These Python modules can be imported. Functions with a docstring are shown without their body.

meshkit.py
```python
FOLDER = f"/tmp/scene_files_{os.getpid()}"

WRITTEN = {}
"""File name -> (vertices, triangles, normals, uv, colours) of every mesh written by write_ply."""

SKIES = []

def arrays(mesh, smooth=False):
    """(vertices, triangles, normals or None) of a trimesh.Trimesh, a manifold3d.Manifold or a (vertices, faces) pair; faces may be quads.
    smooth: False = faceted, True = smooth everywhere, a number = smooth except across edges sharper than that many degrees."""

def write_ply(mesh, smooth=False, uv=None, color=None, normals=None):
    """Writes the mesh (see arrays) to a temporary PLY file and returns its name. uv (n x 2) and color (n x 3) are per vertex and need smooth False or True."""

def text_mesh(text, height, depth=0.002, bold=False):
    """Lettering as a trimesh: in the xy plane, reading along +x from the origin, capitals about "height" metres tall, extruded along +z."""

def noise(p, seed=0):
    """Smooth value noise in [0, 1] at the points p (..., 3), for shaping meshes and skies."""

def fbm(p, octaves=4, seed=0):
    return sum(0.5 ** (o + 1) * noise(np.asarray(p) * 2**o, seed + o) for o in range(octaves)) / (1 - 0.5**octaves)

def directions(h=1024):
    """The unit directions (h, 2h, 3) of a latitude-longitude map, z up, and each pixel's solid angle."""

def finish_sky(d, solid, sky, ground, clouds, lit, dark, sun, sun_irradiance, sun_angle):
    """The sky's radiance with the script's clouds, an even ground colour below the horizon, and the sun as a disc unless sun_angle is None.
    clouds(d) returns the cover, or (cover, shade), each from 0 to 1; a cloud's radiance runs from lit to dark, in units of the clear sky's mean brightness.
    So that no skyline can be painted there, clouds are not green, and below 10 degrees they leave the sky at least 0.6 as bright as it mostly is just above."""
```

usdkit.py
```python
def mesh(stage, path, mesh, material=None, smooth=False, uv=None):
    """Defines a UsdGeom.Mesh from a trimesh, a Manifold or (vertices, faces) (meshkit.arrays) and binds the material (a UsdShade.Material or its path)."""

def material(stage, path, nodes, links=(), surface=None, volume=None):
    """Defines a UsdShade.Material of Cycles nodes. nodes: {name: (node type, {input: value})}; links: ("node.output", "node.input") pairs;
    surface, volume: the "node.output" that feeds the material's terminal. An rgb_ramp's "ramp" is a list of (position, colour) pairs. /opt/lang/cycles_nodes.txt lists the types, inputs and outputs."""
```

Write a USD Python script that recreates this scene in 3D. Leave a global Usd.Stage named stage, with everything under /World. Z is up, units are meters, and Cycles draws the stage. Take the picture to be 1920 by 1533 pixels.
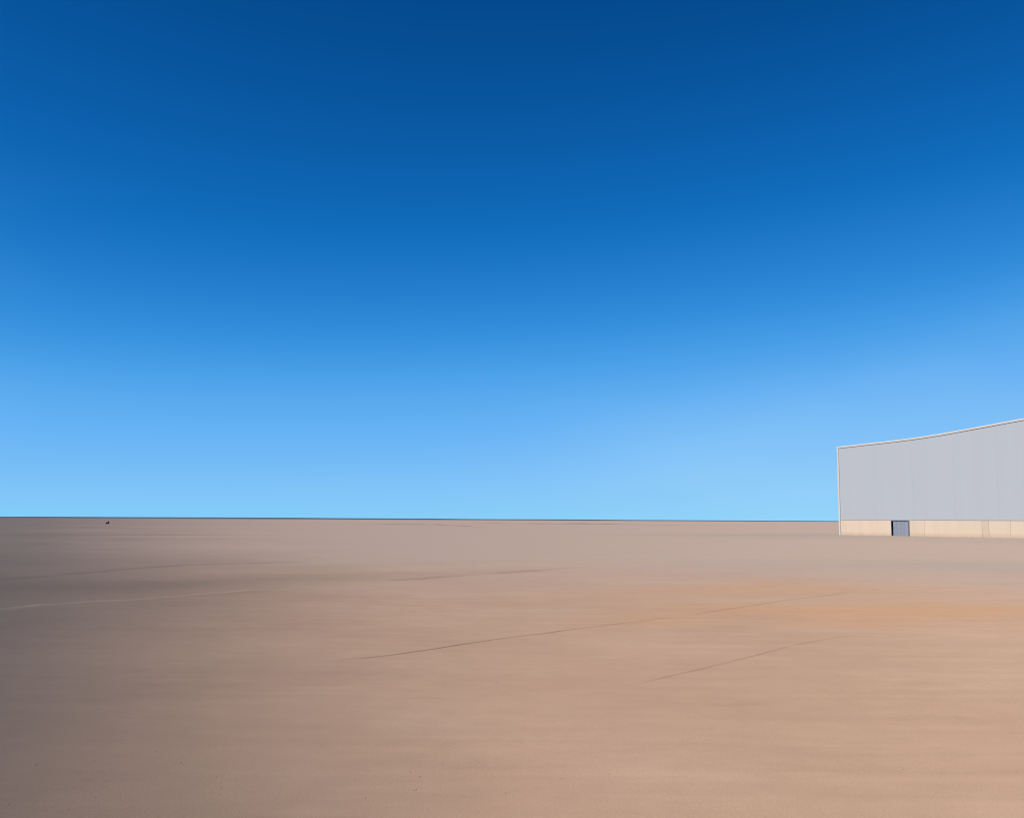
import math, random
import numpy as np
import trimesh, usdkit, meshkit
from scipy.spatial import Delaunay, cKDTree
from pxr import Usd, UsdGeom, UsdLux, UsdShade, Gf, Sdf, Vt

stage = Usd.Stage.CreateInMemory()
UsdGeom.SetStageUpAxis(stage, UsdGeom.Tokens.z)
UsdGeom.SetStageMetersPerUnit(stage, 1.0)
UsdGeom.Xform.Define(stage, '/World')
UsdGeom.Scope.Define(stage, '/World/Looks')

# ------------------------------------------------------------------ camera
W, H, FPX = 1920.0, 1533.0, 2000.0
EYE = np.array([0.0, 0.0, 2.0])
PITCH, ROLL = math.atan(207.8 / FPX), math.radians(0.27)
F = np.array([0, math.cos(PITCH), math.sin(PITCH)])
U0 = np.array([0, -math.sin(PITCH), math.cos(PITCH)])
R0 = np.array([1.0, 0, 0])
R = R0 * math.cos(ROLL) + U0 * math.sin(ROLL)
U = U0 * math.cos(ROLL) - R0 * math.sin(ROLL)
cam = UsdGeom.Camera.Define(stage, '/World/camera')
m = Gf.Matrix4d(*R, 0, *U, 0, *(-F), 0, *EYE, 1)
cam.AddTransformOp().Set(m)
cam.CreateHorizontalApertureAttr(36.0)
cam.CreateVerticalApertureAttr(36.0 * 817 / 1024)
cam.CreateFocalLengthAttr(36.0 * FPX / W)
cam.CreateClippingRangeAttr(Gf.Vec2f(0.05, 200000))
cam.CreateExposureAttr(0.42)

# ------------------------------------------------------------------ sky and sun
SUN_EL = math.radians(38)
SUN_AZ = math.atan2(-0.92, -0.39)            # towards the sun: left of and behind the camera
sd = np.array([math.sin(SUN_AZ) * math.cos(SUN_EL), math.cos(SUN_AZ) * math.cos(SUN_EL), math.sin(SUN_EL)])
# the clear sky through the photograph's film curve (the same for every direction) with a thin veil of cirrus low down
sky_mat = usdkit.material(stage, '/World/Looks/sky_air', {
    "sky": ("sky_texture", {"sky_type": "single_scattering", "sun_disc": False, "sun_elevation": SUN_EL, "sun_rotation": SUN_AZ,
                            "altitude": 900.0, "air_density": 0.3, "aerosol_density": 0.1, "ozone_density": 6.0}),
    "sep": ("separate_color", {"color_type": "hsv"}),
    "vk": ("math", {"math_type": "multiply", "value2": 0.125}),
    "ho": ("map_range", {"from_min": 0.14, "from_max": 0.42, "to_min": 0.002, "to_max": -0.018, "clamp": True}),
    "h": ("math", {"math_type": "add"}),
    "s": ("rgb_ramp", {"ramp": [(x_, (y_, y_, y_)) for x_, y_ in ((0.0, 0.998), (0.15, 0.995), (0.25, 0.988), (0.345, 0.955), (0.50, 0.875), (0.66, 0.82), (0.83, 0.765), (1.0, 0.735))]}),
    "sb": ("rgb_to_bw", {}),
    "v1": ("math", {"math_type": "multiply", "value2": 0.432}), "v2": ("math", {"math_type": "power", "value2": 1.72}),
    "v3": ("math", {"math_type": "multiply", "value2": -1.0}), "v4": ("math", {"math_type": "exponent"}),
    "v5": ("math", {"math_type": "multiply_add", "value2": -7.0, "value3": 7.0}),
    "com": ("combine_color", {"color_type": "hsv"}),
    "tc": ("texture_coordinate", {}), "mp": ("mapping", {"location": (1.1, 7.2, 2.4), "scale": (0.9, 0.9, 2.4)}),
    "cn": ("noise_texture", {"scale": 1.3, "detail": 4.0, "roughness": 0.42, "distortion": 0.2}),
    "cm": ("map_range", {"range_type": "smoothstep", "from_min": 0.42, "from_max": 0.72, "to_min": 0.0, "to_max": 0.30}),
    "sx": ("separate_xyz", {}),
    "hz": ("map_range", {"range_type": "smoothstep", "from_min": 0.02, "from_max": 0.33, "to_min": 1.0, "to_max": 0.0}),
    "cf": ("math", {"math_type": "multiply"}),
    "cl": ("mix_color", {"b": (3.4, 6.0, 7.3), "use_clamp": False}),
    "bg": ("background_shader", {"strength": 0.10}),
}, [("sky.color", "sep.color"), ("sep.b", "vk.value1"), ("vk.value", "ho.value"), ("sep.r", "h.value1"), ("ho.result", "h.value2"), ("vk.value", "s.fac"), ("s.color", "sb.color"), ("sep.b", "v1.value1"), ("v1.value", "v2.value1"), ("v2.value", "v3.value1"), ("v3.value", "v4.value1"),
    ("v4.value", "v5.value1"), ("h.value", "com.r"), ("sb.val", "com.g"), ("v5.value", "com.b"),
    ("tc.generated", "mp.vector"), ("mp.vector", "cn.vector"), ("cn.fac", "cm.value"), ("tc.generated", "sx.vector"), ("sx.z", "hz.value"),
    ("cm.result", "cf.value1"), ("hz.result", "cf.value2"), ("com.color", "cl.a"), ("cf.value", "cl.fac"), ("cl.result", "bg.color")], surface="bg.background")
dome = UsdLux.DomeLight.Define(stage, '/World/sky')
UsdShade.MaterialBindingAPI.Apply(dome.GetPrim()).Bind(sky_mat)
dome.GetPrim().SetCustomDataByKey('kind', 'structure')
sun = UsdLux.DistantLight.Define(stage, '/World/sun')
sun.CreateNormalizeAttr(True)
sun.CreateIntensityAttr(1.0)
sun.CreateAngleAttr(0.53)
sun.CreateColorAttr(Gf.Vec3f(1.0, 0.93, 0.83))
zx = np.cross([0, 0, 1.0], sd); zx /= np.linalg.norm(zx)
zy = np.cross(sd, zx)
sun.AddTransformOp().Set(Gf.Matrix4d(*zx, 0, *zy, 0, *sd, 0, 0, 0, 50, 1))

# ------------------------------------------------------------------ helpers
def ray(px, py):
    d = F + R * ((px - W / 2) / FPX) - U * ((py - H / 2) / FPX)
    return d / np.linalg.norm(d)

def on_ground(px, py):
    d = ray(px, py)
    return (EYE + d * (EYE[2] / -d[2]))[:2]

used = {}
def numbered(parent, name):
    k = used.get((parent, name), 0)
    used[(parent, name)] = k + 1
    return f'{parent}/{name}' + (f'_{k:03d}' if k else '')

def obj(name, mesh, material, parent='/World', smooth=False, label=None, cat=None, group=None, kind=None):
    p = numbered(str(parent), name)
    prim = usdkit.mesh(stage, p, mesh, material, smooth=smooth).GetPrim()
    tag(prim, label, cat, group, kind)
    return p

def tag(prim, label=None, cat=None, group=None, kind=None):
    for k, v in (('label', label), ('category', cat), ('group', group), ('kind', kind)):
        if v:
            prim.SetCustomDataByKey(k, v)

def mat(name, nodes, links=(), surface="p.BSDF"):
    return usdkit.material(stage, f'/World/Looks/{name}', nodes, links, surface=surface)

# ------------------------------------------------------------------ building frame, read off the photograph's wall foot
A = on_ground(1575.5, 1002.3)                 # far left corner of the long wall
B = on_ground(1920.0, 1008.4)                 # where it leaves the picture
along = (B - A) / np.linalg.norm(B - A)       # +x of the hall: towards the viewer, to the right
inward = np.array([-along[1], along[0]])      # +y of the hall: away from the viewer
if inward @ (A - EYE[:2]) < 0:
    inward = -inward

def wall_at(px, py):
    """(distance along the wall, height) of a pixel on the wall's plane."""
    d = ray(px, py)
    n = np.array([inward[0], inward[1], 0])
    t = (n[:2] @ (A - EYE[:2])) / (n @ d)
    p = EYE + d * t
    return float((p[:2] - A) @ along), float(p[2])

# ------------------------------------------------------------------ ground
rng = np.random.default_rng(11)
def grid(x0, x1, y0, y1, s):
    x, y = np.meshgrid(np.arange(x0, x1, s), np.arange(y0, y1, s))
    p = np.stack([x.ravel(), y.ravel()], 1)
    return p + rng.uniform(-0.35, 0.35, p.shape) * s

def track(pts, step):
    g = np.array([on_ground(*p) for p in pts])
    L = np.concatenate([[0], np.cumsum(np.linalg.norm(np.diff(g, axis=0), axis=1))])
    from scipy.interpolate import PchipInterpolator
    t = np.arange(0, L[-1], step)
    p = np.stack([PchipInterpolator(L, g[:, 0])(t), PchipInterpolator(L, g[:, 1])(t)], 1)
    tan = np.gradient(p, axis=0); tan /= np.linalg.norm(tan, axis=1, keepdims=True)
    q = np.stack([t / 0.8, np.full(len(t), g[0, 0]), np.full(len(t), g[0, 1])], 1)
    wig = (meshkit.fbm(q, 4, 77) - 0.5) * min(0.30, 2.5 * step / 0.03 * 0.05)
    return p + np.stack([-tan[:, 1], tan[:, 0]], 1) * wig[:, None], t / L[-1]

# pixel runs of the marks in the soil: (points, half width m, depth m (negative = groove), step m, soil darkening)
TRACKS = [
    ([(560, 1238), (690, 1230), (810, 1214), (905, 1200), (985, 1189), (1120, 1172), (1268, 1155)], 0.030, -0.022, 0.025, 0.16),
    ([(1298, 1151), (1400, 1137), (1510, 1122), (1640, 1107)], 0.034, -0.022, 0.03, 0.13),
    ([(1180, 1287), (1260, 1266), (1345, 1246), (1420, 1226), (1490, 1209), (1570, 1195), (1640, 1185)], 0.030, -0.012, 0.022, 0.10),
    ([(1470, 1205), (1492, 1210), (1512, 1215)], 0.03, -0.012, 0.03, 0.12),
    ([(690, 1089), (800, 1083), (905, 1076), (1010, 1068), (1150, 1061)], 0.30, -0.06, 0.15, 0.45),
    ([(-60, 1147), (60, 1139), (150, 1131), (260, 1125), (350, 1118), (480, 1109), (620, 1098)], 0.24, 0.06, 0.10, -0.45),
    ([(-60, 1090), (80, 1081), (200, 1069), (350, 1058), (520, 1054), (640, 1048)], 0.45, -0.05, 0.15, 0.45),
    ([(-80, 1001.5), (60, 1002.5), (150, 1003.2)], 1.1, -0.20, 0.5, 0.8),
    ([(600, 982.5), (760, 983.5), (850, 986), (900, 988.5)], 3.0, 0.40, 1.6, 0.8),
    ([(880, 980.5), (960, 981.8), (1150, 983.4), (1290, 984.8), (1450, 985)], 3.6, 0.55, 2.0, 0.9),
]
tr = [(*track(p, st), w, d, st, k) for p, w, d, st, k in TRACKS]
pts = [grid(-9, 16, 5, 34, 0.11), grid(-45, 60, -12, 120, 0.55), grid(-160, 190, -60, 330, 2.6), grid(-900, 900, -400, 1500, 24)]
for p, t, w, d, st, k in tr:
    tan = np.gradient(p, axis=0); tan /= np.linalg.norm(tan, axis=1, keepdims=True)
    nor = np.stack([-tan[:, 1], tan[:, 0]], 1)
    for o in (-2.2, -1.4, -0.9, -0.55, -0.2, 0.15, 0.5, 0.9, 1.4, 2.2):
        pts.append(p + nor * (o * w) + rng.normal(0, 0.08 * w, p.shape))
for rr in np.geomspace(1500, 60000, 16):
    a = np.linspace(0, 2 * np.pi, 72, endpoint=False)
    pts.append(np.stack([rr * np.cos(a), rr * np.sin(a)], 1))
P = np.vstack(pts)
tri = Delaunay(P).simplices

def f2(p, s, octaves=4, seed=0):
    q = np.stack([p[:, 0] / s, p[:, 1] / s, np.full(len(p), 0.37)], 1)
    return meshkit.fbm(q, octaves, seed) - 0.5

dist = np.linalg.norm(P, axis=1)
z = 0.10 * f2(P, 9, 4, 3) * np.clip((dist - 3) / 10, 0.25, 1) + 0.012 * f2(P, 1.3, 3, 9)
z += 0.35 * f2(P, 60, 3, 5) * np.clip((dist - 30) / 120, 0, 1)
z *= np.clip((1500 - dist) / 600, 0, 1)
loc = P - A
u, v = loc @ along, loc @ inward
near_hall = np.clip(1 - np.maximum(np.maximum(-u, u - 60), np.maximum(-v, v - 90)) / 14, 0, 1)
z *= 1 - near_hall * near_hall * (3 - 2 * near_hall)
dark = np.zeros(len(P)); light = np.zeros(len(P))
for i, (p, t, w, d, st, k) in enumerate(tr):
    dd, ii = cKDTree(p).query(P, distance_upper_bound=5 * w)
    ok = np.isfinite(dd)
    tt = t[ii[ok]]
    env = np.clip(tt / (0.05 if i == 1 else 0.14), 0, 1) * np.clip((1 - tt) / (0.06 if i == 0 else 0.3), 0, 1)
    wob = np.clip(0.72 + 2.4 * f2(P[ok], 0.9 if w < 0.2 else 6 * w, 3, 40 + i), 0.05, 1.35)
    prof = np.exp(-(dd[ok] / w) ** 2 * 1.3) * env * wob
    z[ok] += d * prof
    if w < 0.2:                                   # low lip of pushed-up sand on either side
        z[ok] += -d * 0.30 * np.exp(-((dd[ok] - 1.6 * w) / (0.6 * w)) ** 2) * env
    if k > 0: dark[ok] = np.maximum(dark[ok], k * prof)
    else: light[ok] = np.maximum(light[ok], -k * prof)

def blob(c, r, ang, seed, rough=0.9):
    q = P - c
    ca, sa = math.cos(ang), math.sin(ang)
    e = np.hypot((q @ [ca, sa]) / r[0], (q @ [-sa, ca]) / r[1]) + rough * f2(P, max(r) * 0.5, 4, seed)
    return np.clip(1.25 - e, 0, 1) ** 1.3

# soil tones: greyer hardpan to the left with vignette darkening painted in, ochre sand to the right, grey gravel yard by the hall
grey = np.clip(0.5 - (P[:, 0] - 0.1 + 0.3 * P[:, 1]) / (3.2 + 0.38 * np.abs(P[:, 1])) + 0.5 * f2(P, 13, 4, 21), 0, 1)  # vignette falloff put into the soil colour, widening away from the camera
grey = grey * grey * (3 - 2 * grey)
ochre = 0.85 * blob(on_ground(1640, 1150), (5.5, 4.2), 0.3, 31, 1.7)
ochre = np.maximum(ochre, 0.55 * blob(on_ground(1480, 1108), (8, 4.5), 0.4, 37, 1.6))
yard = np.clip(1.1 - np.maximum(np.maximum(-u - 2, 0) / 16, np.maximum(-v, 0) / 40) + 0.5 * f2(P, 16, 4, 33), 0, 1)
far_pale = np.clip((P[:, 1] + 0.35 * P[:, 0] - 26) / 30 + 0.9 * f2(P, 14, 4, 36), 0, 1)  # paler ground tone coming in with distance, broken up by noise
dust = 0.6 * blob(on_ground(1930, 1062), (16, 11), 0.2, 34)
yard = np.maximum(yard, dust)
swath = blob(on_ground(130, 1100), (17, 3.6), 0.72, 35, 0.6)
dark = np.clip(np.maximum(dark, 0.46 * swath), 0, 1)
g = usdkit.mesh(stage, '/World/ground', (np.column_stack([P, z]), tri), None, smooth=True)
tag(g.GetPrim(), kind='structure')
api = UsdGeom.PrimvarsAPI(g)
for nm, arr in (('soil', np.stack([grey, ochre, yard], 1)), ('marks', np.stack([dark, light, far_pale * (1 - 0.8 * grey)], 1))):
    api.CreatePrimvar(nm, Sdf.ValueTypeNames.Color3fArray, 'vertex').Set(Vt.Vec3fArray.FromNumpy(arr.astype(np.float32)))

sand = mat('desert_sand', {
    "g": ("geometry", {}),
    "soil": ("attribute", {"attribute": "soil"}), "ss": ("separate_color", {}),
    "marks": ("attribute", {"attribute": "marks"}), "ms": ("separate_color", {}),
    "n1": ("noise_texture", {"scale": 0.16, "detail": 6.0, "roughness": 0.6}),
    "r1": ("rgb_ramp", {"ramp": [(0.30, (0.385, 0.242, 0.158)), (0.5, (0.420, 0.272, 0.178)), (0.70, (0.455, 0.302, 0.204))]}),
    "c_grey": ("mix_color", {"b": (0.140, 0.108, 0.087)}),  # grey tone that carries the painted vignette darkening
    "c_ochre": ("mix_color", {"b": (0.46, 0.262, 0.140)}),
    "f_yard": ("math", {"math_type": "multiply", "value2": 0.75}),
    "c_yard": ("mix_color", {"b": (0.310, 0.256, 0.208)}), "c_far_pale": ("mix_color", {"b": (0.415, 0.302, 0.230)}),
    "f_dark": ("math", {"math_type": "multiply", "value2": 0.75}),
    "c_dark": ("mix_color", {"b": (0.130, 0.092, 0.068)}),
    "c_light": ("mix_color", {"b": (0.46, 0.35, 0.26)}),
    "n2": ("noise_texture", {"scale": 2.2, "detail": 8.0, "roughness": 0.65}),
    "m2": ("map_range", {"from_min": 0.25, "from_max": 0.75, "to_min": 0.95, "to_max": 1.045}),
    "n3": ("noise_texture", {"scale": 55.0, "detail": 5.0, "roughness": 0.7}),
    "m3": ("map_range", {"from_min": 0.25, "from_max": 0.75, "to_min": 0.84, "to_max": 1.15}),
    "t1": ("mix_color", {"blend_type": "multiply", "fac": 1.0}), "t2": ("mix_color", {"blend_type": "multiply", "fac": 1.0, "use_clamp": False}),
    "mpw": ("mapping", {"rotation": (0.0, 0.0, 0.62), "scale": (0.35, 2.4, 1.0)}), "n4": ("noise_texture", {"scale": 0.9, "detail": 6.0, "roughness": 0.6, "distortion": 0.6}), "m4": ("map_range", {"from_min": 0.3, "from_max": 0.7, "to_min": 0.95, "to_max": 1.045}), "mm": ("math", {"math_type": "multiply"}), "cm2": ("combine_color", {}), "cm3": ("combine_color", {}),
    "b1": ("bump", {"strength": 0.2, "distance": 0.012}),
    "b2": ("bump", {"strength": 0.6, "distance": 0.006}),
    "p": ("principled_bsdf", {"roughness": 0.92, "diffuse_roughness": 0.6, "specular_ior_level": 0.2}),
}, [
    ("g.position", "n1.vector"), ("g.position", "n2.vector"), ("g.position", "n3.vector"),
    ("n1.fac", "r1.fac"), ("soil.color", "ss.color"), ("marks.color", "ms.color"),
    ("r1.color", "c_grey.a"), ("ss.r", "c_grey.fac"), ("c_far_pale.result", "c_ochre.a"), ("ss.g", "c_ochre.fac"),
    ("ss.b", "f_yard.value1"), ("c_grey.result", "c_far_pale.a"), ("ms.b", "c_far_pale.fac"), ("c_ochre.result", "c_yard.a"), ("f_yard.value", "c_yard.fac"),
    ("ms.r", "f_dark.value1"), ("c_yard.result", "c_dark.a"), ("f_dark.value", "c_dark.fac"),
    ("c_dark.result", "c_light.a"), ("ms.g", "c_light.fac"),
    ("n2.fac", "m2.value"), ("n3.fac", "m3.value"),
    ("g.position", "mpw.vector"), ("mpw.vector", "n4.vector"), ("n4.fac", "m4.value"), ("m2.result", "mm.value1"), ("m4.result", "mm.value2"), ("mm.value", "cm2.r"), ("mm.value", "cm2.g"), ("mm.value", "cm2.b"),
    ("m3.result", "cm3.r"), ("m3.result", "cm3.g"), ("m3.result", "cm3.b"),
    ("c_light.result", "t1.a"), ("cm2.image" if False else "cm2.color", "t1.b"), ("t1.result", "t2.a"), ("cm3.color", "t2.b"),
    ("n2.fac", "b1.height"), ("n3.fac", "b2.height"), ("b1.normal", "b2.normal"), ("b2.normal", "p.normal"),
    ("t2.result", "p.base_color"),
])
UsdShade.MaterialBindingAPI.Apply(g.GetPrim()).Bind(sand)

# ------------------------------------------------------------------ low dark rise along the skyline
hx_ = np.linspace(-9000, 9000, 400); hy_ = 7000 + 500 * np.sin(hx_ / 3100)
q_ = np.stack([hx_ / 900, np.full(400, 0.3), np.full(400, 0.7)], 1)
hh_ = (3.0 + 9.0 * meshkit.fbm(q_, 5, 8)) * np.clip((5200 - hx_) / 5000, 0.12, 1)
rows_ = [(-900, -1.0), (-500, 0.45), (-150, 0.93), (0, 1.0), (250, 0.8), (900, -0.5)]
hv_ = np.vstack([np.column_stack([hx_, hy_ + o, np.where(k > 0, hh_ * k, -1.0)]) for o, k in rows_])
i_, j_ = np.meshgrid(np.arange(5), np.arange(399), indexing='ij')
hf_ = np.stack([i_ * 400 + j_, i_ * 400 + j_ + 1, (i_ + 1) * 400 + j_ + 1, (i_ + 1) * 400 + j_], -1).reshape(-1, 4)
M_far = mat('dark_blue_rise', {"g": ("geometry", {}), "n": ("noise_texture", {"scale": 0.004, "detail": 5.0}), "r": ("rgb_ramp", {"ramp": [(0.3, (0.045, 0.075, 0.110)), (0.7, (0.070, 0.100, 0.135))]}),  # dark blue-grey tone for the rise
    "p": ("principled_bsdf", {"roughness": 0.95})}, [("g.position", "n.vector"), ("n.fac", "r.fac"), ("r.color", "p.base_color")])
obj('hills', (hv_, hf_), M_far, smooth=True, kind='structure')

# ------------------------------------------------------------------ hall
def painted(name, c, rough=0.5, metallic=0.0, vary=0.05, scale=0.5, dirt=None, streak=True):
    """Painted sheet or render: a slight tone per piece, faint weather streaks, optionally dust thrown up near the ground."""
    nodes = {
        "g": ("geometry", {}), "mp": ("mapping", {"scale": (1.0, 1.0, 0.07 if streak else 1.0)}),
        "n": ("noise_texture", {"scale": scale, "detail": 6.0, "roughness": 0.62}),
        "m": ("map_range", {"from_min": 0.25, "from_max": 0.75, "to_min": 1 - vary, "to_max": 1 + vary}),
        "oi": ("object_info", {}), "om": ("map_range", {"to_min": 0.985, "to_max": 1.015}),
        "k": ("math", {"math_type": "multiply"}), "cc": ("combine_color", {}),
        "c": ("mix_color", {"blend_type": "multiply", "fac": 1.0, "a": c}),
        "p": ("principled_bsdf", {"roughness": rough, "metallic": metallic, "specular_ior_level": 0.35}),
    }
    links = [("g.position", "mp.vector"), ("mp.vector", "n.vector"), ("n.fac", "m.value"), ("oi.random", "om.value"), ("m.result", "k.value1"), ("om.result", "k.value2"),
             ("k.value", "cc.r"), ("k.value", "cc.g"), ("k.value", "cc.b"), ("cc.color", "c.b")]
    out = "c.result"
    if dirt:
        nodes |= {"sx": ("separate_xyz", {}), "dn": ("noise_texture", {"scale": 1.6, "detail": 5.0}), "dm": ("map_range", {"from_min": 0.05, "from_max": 0.6, "to_min": 1.3, "to_max": 0.0, "clamp": True}),
                  "dk": ("math", {"math_type": "multiply"}), "dc": ("mix_color", {"b": dirt})}
        links += [("g.position", "sx.vector"), ("sx.z", "dm.value"), ("g.position", "dn.vector"), ("dn.fac", "dk.value1"), ("dm.result", "dk.value2"),
                  ("c.result", "dc.a"), ("dk.value", "dc.fac")]
        out = "dc.result"
    return mat(name, nodes, links + [(out, "p.base_color")])

M_clad = painted('grey_cladding', (0.345, 0.362, 0.390), 0.5, vary=0.016, scale=0.35)
M_cream = painted('cream_render', (0.53, 0.418, 0.318), 0.8, vary=0.05, scale=0.6, dirt=(0.42, 0.29, 0.19))
M_cream_b = painted('cream_render_dull', (0.495, 0.385, 0.292), 0.8, vary=0.05, scale=0.6, dirt=(0.40, 0.28, 0.18))
M_trim = painted('pale_trim', (0.50, 0.465, 0.42), 0.45, vary=0.05, scale=1.0)
M_door = painted('slate_door', (0.20, 0.225, 0.27), 0.45, vary=0.06, scale=1.5)
M_frame = painted('dark_steel', (0.10, 0.105, 0.125), 0.5, vary=0.05, scale=2.0)
M_roof = painted('roof_sheet', (0.45, 0.45, 0.46), 0.4, vary=0.05, scale=0.4)
M_inside = painted('bare_concrete', (0.20, 0.19, 0.18), 0.9, vary=0.1, scale=0.8)

HALL = '/World/industrial_hall'
hx = UsdGeom.Xform.Define(stage, HALL)
mm = Gf.Matrix4d(along[0], along[1], 0, 0, inward[0], inward[1], 0, 0, 0, 0, 1, 0, A[0], A[1], 0, 1)
hx.AddTransformOp().Set(mm)
FLIP = np.cross([*along, 0], [*inward, 0])[2] < 0
tag(hx.GetPrim(), 'large windowless grey metal-clad industrial hall with cream base wall at right edge', 'warehouse')

def box(x0, x1, y0, y1, z0, z1, bevel=0.0):
    m = trimesh.creation.box(extents=(x1 - x0, y1 - y0, z1 - z0))
    if bevel:
        b = bevel
        pts = []
        for sx in (-1, 1):
            for sy in (-1, 1):
                for sz in (-1, 1):
                    h = np.array([(x1 - x0) / 2, (y1 - y0) / 2, (z1 - z0) / 2]) * (sx, sy, sz)
                    for ax in range(3):
                        q = h.copy()
                        for o in range(3):
                            if o != ax: q[o] -= b * np.sign(h[o])
                        pts.append(q)
        m = trimesh.convex.convex_hull(np.array(pts))
    m.apply_translation(((x0 + x1) / 2, (y0 + y1) / 2, (z0 + z1) / 2))
    return m

def prism(poly, y0, y1):
    """Polygon in (x, z), extruded from y0 to y1."""
    from shapely.geometry import Polygon
    m = trimesh.creation.extrude_polygon(Polygon(poly), y1 - y0, engine='earcut')
    vv = m.vertices.copy()
    m.vertices = np.column_stack([vv[:, 0], vv[:, 2] + y0, vv[:, 1]])
    m.fix_normals()
    return m

def hp(name, m, material, parent=HALL, **kw):
    return obj(name, m, material, parent, **kw)

# outline of the wall, from the photograph: a low slope to the kink, then a steeper one up to the ridge
x_end, z_end = wall_at(1920, 785.5)
x_kink, z_kink = wall_at(1731, 820.5)
x_left, z_left = 0.0, wall_at(1573.5, 838.5)[1]
slope2 = (z_end - z_kink) / (x_end - x_kink)
band = 0.5 * (wall_at(1690, 973.9)[1] + wall_at(1600, 975.0)[1])
x_ridge = x_kink + (x_end - x_kink) * 1.9
z_ridge = z_kink + slope2 * (x_ridge - x_kink)
slope1 = (z_kink - z_left) / x_kink
bend = 5.0                                     # the sheeting is curved over the change of slope
half = [(0.0, z_left)] + [(x_kink + bend * q, z_kink + slope1 * bend * q + (slope2 - slope1) * bend * (q + 1) ** 2 / 4) for q in np.linspace(-1, 1, 7)] + [(x_ridge, z_ridge)]
PROFILE = half + [(2 * x_ridge - x, zz) for x, zz in reversed(half[:-1])]
XW, DEPTH = 2 * x_ridge, 62.0
print('hall', A, B, along, inward, 'flip', FLIP, 'band', band, PROFILE, 'door', wall_at(1672, 1003), wall_at(1705, 1004))
def top(x):
    return float(np.interp(x, [p[0] for p in PROFILE], [p[1] for p in PROFILE]))

dx0, dx1 = wall_at(1671, 1000)[0], wall_at(1705.5, 1000)[0]
door_h = band - 0.02
# cladding sheets, each a panel of its own, with a joint between
seam = wall_at(1641, 950)[0]
edges = [0.0]
while edges[-1] + seam < XW - 3: edges.append(edges[-1] + seam)
edges.append(XW)
for a, b in zip(edges[:-1], edges[1:]):
    a2, b2 = a + 0.0025, b - 0.0025
    xs = [a2] + [p[0] for p in PROFILE if a2 + 0.05 < p[0] < b2 - 0.05] + [b2]
    poly = [(a2, band + 0.03), (b2, band + 0.03)] + [(x, top(x) - 0.05) for x in reversed(xs)]
    hp('cladding_panel', prism(poly, 0.0, 0.08), M_clad)
# backing behind the joints
xs = [0.05] + [p[0] for p in PROFILE[1:-1]] + [XW - 0.05]
hp('backing_sheet', prism([(0.05, band + 0.06), (XW - 0.05, band + 0.06)] + [(x, top(x) - 0.09) for x in reversed(xs)], 0.085, 0.13), M_clad)
# drip flashing between cladding and base wall
hp('drip_flashing', box(0.02, XW - 0.02, -0.035, 0.10, band - 0.012, band + 0.024, 0.006), M_clad)
# cream base wall pieces
j = [wall_at(1733, 990)[0], wall_at(1841, 990)[0], wall_at(1854, 990)[0], wall_at(1894.5, 990)[0]]
cuts = [0.06, dx0, None, dx1] + j
segs = [(0.06, dx0, M_cream), (dx1, j[0], M_cream), (j[0], j[1], M_cream), (j[1], j[2], M_cream_b), (j[2], j[3], M_cream)]
x = j[3]
while x < XW - 4:
    segs.append((x, min(x + 4.2, XW - 0.06), M_cream)); x += 4.2
for a, b, mt in segs:
    hp('base_panel', box(a + 0.007, b - 0.007, 0.02, 0.22, -0.3, band - 0.016, 0.012), mt)
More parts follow.
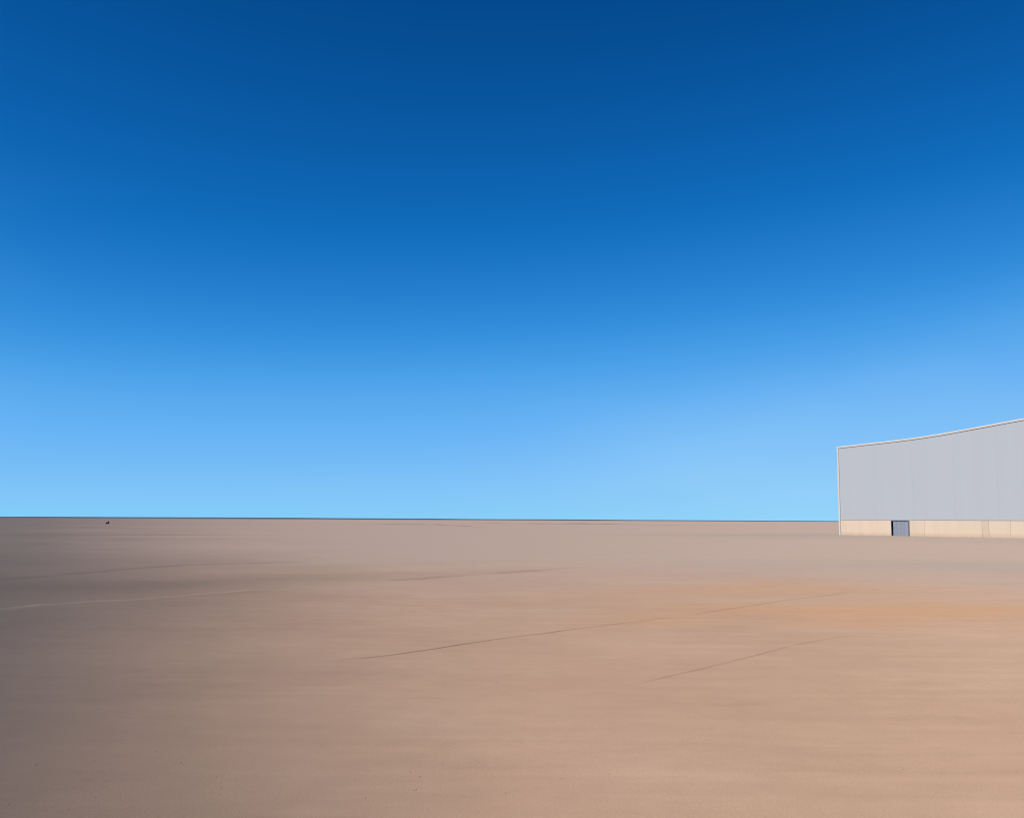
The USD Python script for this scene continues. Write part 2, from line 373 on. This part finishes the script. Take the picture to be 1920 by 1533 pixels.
# corner trims, rake trims
hp('corner_trim', prism([(-0.16, 0.0), (0.13, 0.0), (0.13, z_left - 0.02), (-0.16, z_left - 0.02)], -0.07, 0.15), M_trim)
hp('corner_trim', prism([(XW - 0.13, 0.0), (XW + 0.16, 0.0), (XW + 0.16, z_left - 0.02), (XW - 0.13, z_left - 0.02)], -0.07, 0.15), M_trim)
for sgn in (1, -1):
    run = [(-0.2, z_left - 0.2 * slope1)] + half[1:]
    run = [(x if sgn == 1 else 2 * x_ridge - x, zz) for x, zz in run]
    hp('roof_edge_trim', prism([(x, zz - 0.12) for x, zz in run] + [(x, zz + 0.12) for x, zz in reversed(run)], -0.10, 0.16), M_trim)
    hp('roof', prism([(x, zz - 0.11) for x, zz in run] + [(x, zz + 0.05) for x, zz in reversed(run)], 0.163, DEPTH - 0.163), M_roof)
# side and back walls close the hall, so that it is dark inside
for xa, xb in ((-0.02, 0.045), (XW - 0.045, XW + 0.02)):
    hp('side_wall', box(xa, xb, 0.2, DEPTH - 0.2, band + 0.02, z_left - 0.14), M_clad)
    hp('side_base_wall', box(xa - 0.02, xb + 0.02, 0.24, DEPTH - 0.2, -0.3, band), M_cream)
hp('back_wall', prism([(0.0, -0.3), (XW, -0.3)] + [(x, zz - 0.14) for x, zz in reversed(PROFILE)], DEPTH - 0.19, DEPTH - 0.05), M_clad)
hp('hall_floor', box(0.1, XW - 0.1, 0.24, DEPTH - 0.25, -0.3, 0.03), M_inside)
# door: sliding steel leaf, left a little open
gap = 0.22
dr = UsdGeom.Xform.Define(stage, HALL + '/sliding_door')
DP = HALL + '/sliding_door'
hp('door_jamb', box(dx0 - 0.006, dx0 + 0.07, 0.015, 0.24, 0.0, door_h - 0.13, 0.006), M_frame, DP)
hp('door_jamb', box(dx1 - 0.20, dx1 + 0.006, -0.02, 0.24, 0.0, door_h - 0.13, 0.006), M_frame, DP)
hp('door_head', box(dx0 - 0.006, dx1 + 0.006, -0.02, 0.24, door_h - 0.125, door_h - 0.006, 0.006), M_frame, DP)
n = 4
lx0, lx1 = dx0 + 0.07 + gap, dx1 - 0.205
for k in range(n):
    a = lx0 + (lx1 - lx0) * k / n; b = lx0 + (lx1 - lx0) * (k + 1) / n
    hp('door_panel', box(a + 0.004, b - 0.004, 0.10, 0.15, 0.03, door_h - 0.13, 0.008), M_door, DP)
hp('door_leaf_backing', box(lx0 + 0.01, lx1 - 0.01, 0.152, 0.17, 0.035, door_h - 0.135), M_door, DP)
hp('door_handle', box(lx0 + 0.12, lx0 + 0.16, 0.06, 0.098, 0.95, 1.30, 0.008), M_frame, DP)
hp('door_sill', box(dx0 - 0.05, dx1 + 0.05, -0.35, 0.235, -0.2, 0.028, 0.01), M_inside, DP)

# ------------------------------------------------------------------ clods and pebbles lying on the sand
prng = np.random.default_rng(5)
N = 1500
ang = prng.uniform(-0.52, 0.56, N); rad = 6.5 * np.exp(prng.uniform(0, 1.6, N))
pp = np.stack([rad * np.sin(ang), rad * np.cos(ang)], 1)
pp = pp[f2(pp, 3.5, 4, 61) + prng.uniform(-0.08, 0.08, N) > 0.03]
size = np.minimum(0.0028 * np.exp(np.abs(prng.normal(0, 0.5, len(pp)))), 0.005) 
base = trimesh.creation.icosphere(subdivisions=1)
_, ni = cKDTree(P).query(pp)
vs, fs = [], []
for k, (c, sz) in enumerate(zip(pp, size)):
    vv = base.vertices * (1 + 0.28 * prng.normal(size=(len(base.vertices), 1))) * sz * prng.uniform(0.7, 1.4, 3) * (1, 1, 0.6)
    vs.append(vv + [c[0], c[1], z[ni[k]] + 0.2 * sz]); fs.append(base.faces + len(base.vertices) * k)
M_peb = mat('sand_clod', {"gi": ("geometry", {}), "r": ("rgb_ramp", {"ramp": [(0.0, (0.26, 0.175, 0.12)), (0.6, (0.40, 0.28, 0.19)), (1.0, (0.52, 0.40, 0.30))]}),
    "p": ("principled_bsdf", {"roughness": 0.9})}, [("gi.random_per_island", "r.fac"), ("r.color", "p.base_color")])
obj('pebbles', (np.vstack(vs), np.vstack(fs)), M_peb, label='small sand clods and pebbles scattered thinly over the near desert floor', cat='pebbles', kind='stuff')

# ------------------------------------------------------------------ two dark boulders far out on the plain
M_rock = mat('dark_rock', {
    "g": ("geometry", {}), "n": ("noise_texture", {"scale": 6.0, "detail": 7.0}),
    "r": ("rgb_ramp", {"ramp": [(0.3, (0.022, 0.016, 0.018)), (0.7, (0.055, 0.040, 0.042))]}),
    "b": ("bump", {"strength": 0.6, "distance": 0.04}), "p": ("principled_bsdf", {"roughness": 0.9}),
}, [("g.position", "n.vector"), ("n.fac", "r.fac"), ("r.color", "p.base_color"), ("n.fac", "b.height"), ("b.normal", "p.normal")])
def boulder(px, py, size, seed, label):
    s = trimesh.creation.icosphere(subdivisions=4)
    vv = s.vertices
    r = 0.72 + 0.62 * meshkit.fbm(vv * 1.5 + seed * 7.1, 4, seed)
    vv = vv * r[:, None]
    vv[:, 2] = np.maximum(vv[:, 2], -0.55)
    vv = vv * np.asarray(size)
    vv[:, 2] -= vv[:, 2].min() + 0.05 * size[2]
    gx, gy = on_ground(px, py)
    gz = z[np.argmin((P[:, 0] - gx) ** 2 + (P[:, 1] - gy) ** 2)]
    s.vertices = vv + [gx, gy, gz]
    obj('boulder', s, M_rock, smooth=40, label=label, cat='boulder')
boulder(199.9, 981.5, (0.36, 0.34, 0.40), 2, 'lower left boulder of the dark pair far out on the plain')
boulder(202.9, 981.3, (0.34, 0.36, 0.56), 5, 'taller right boulder of the dark pair far out on the plain')
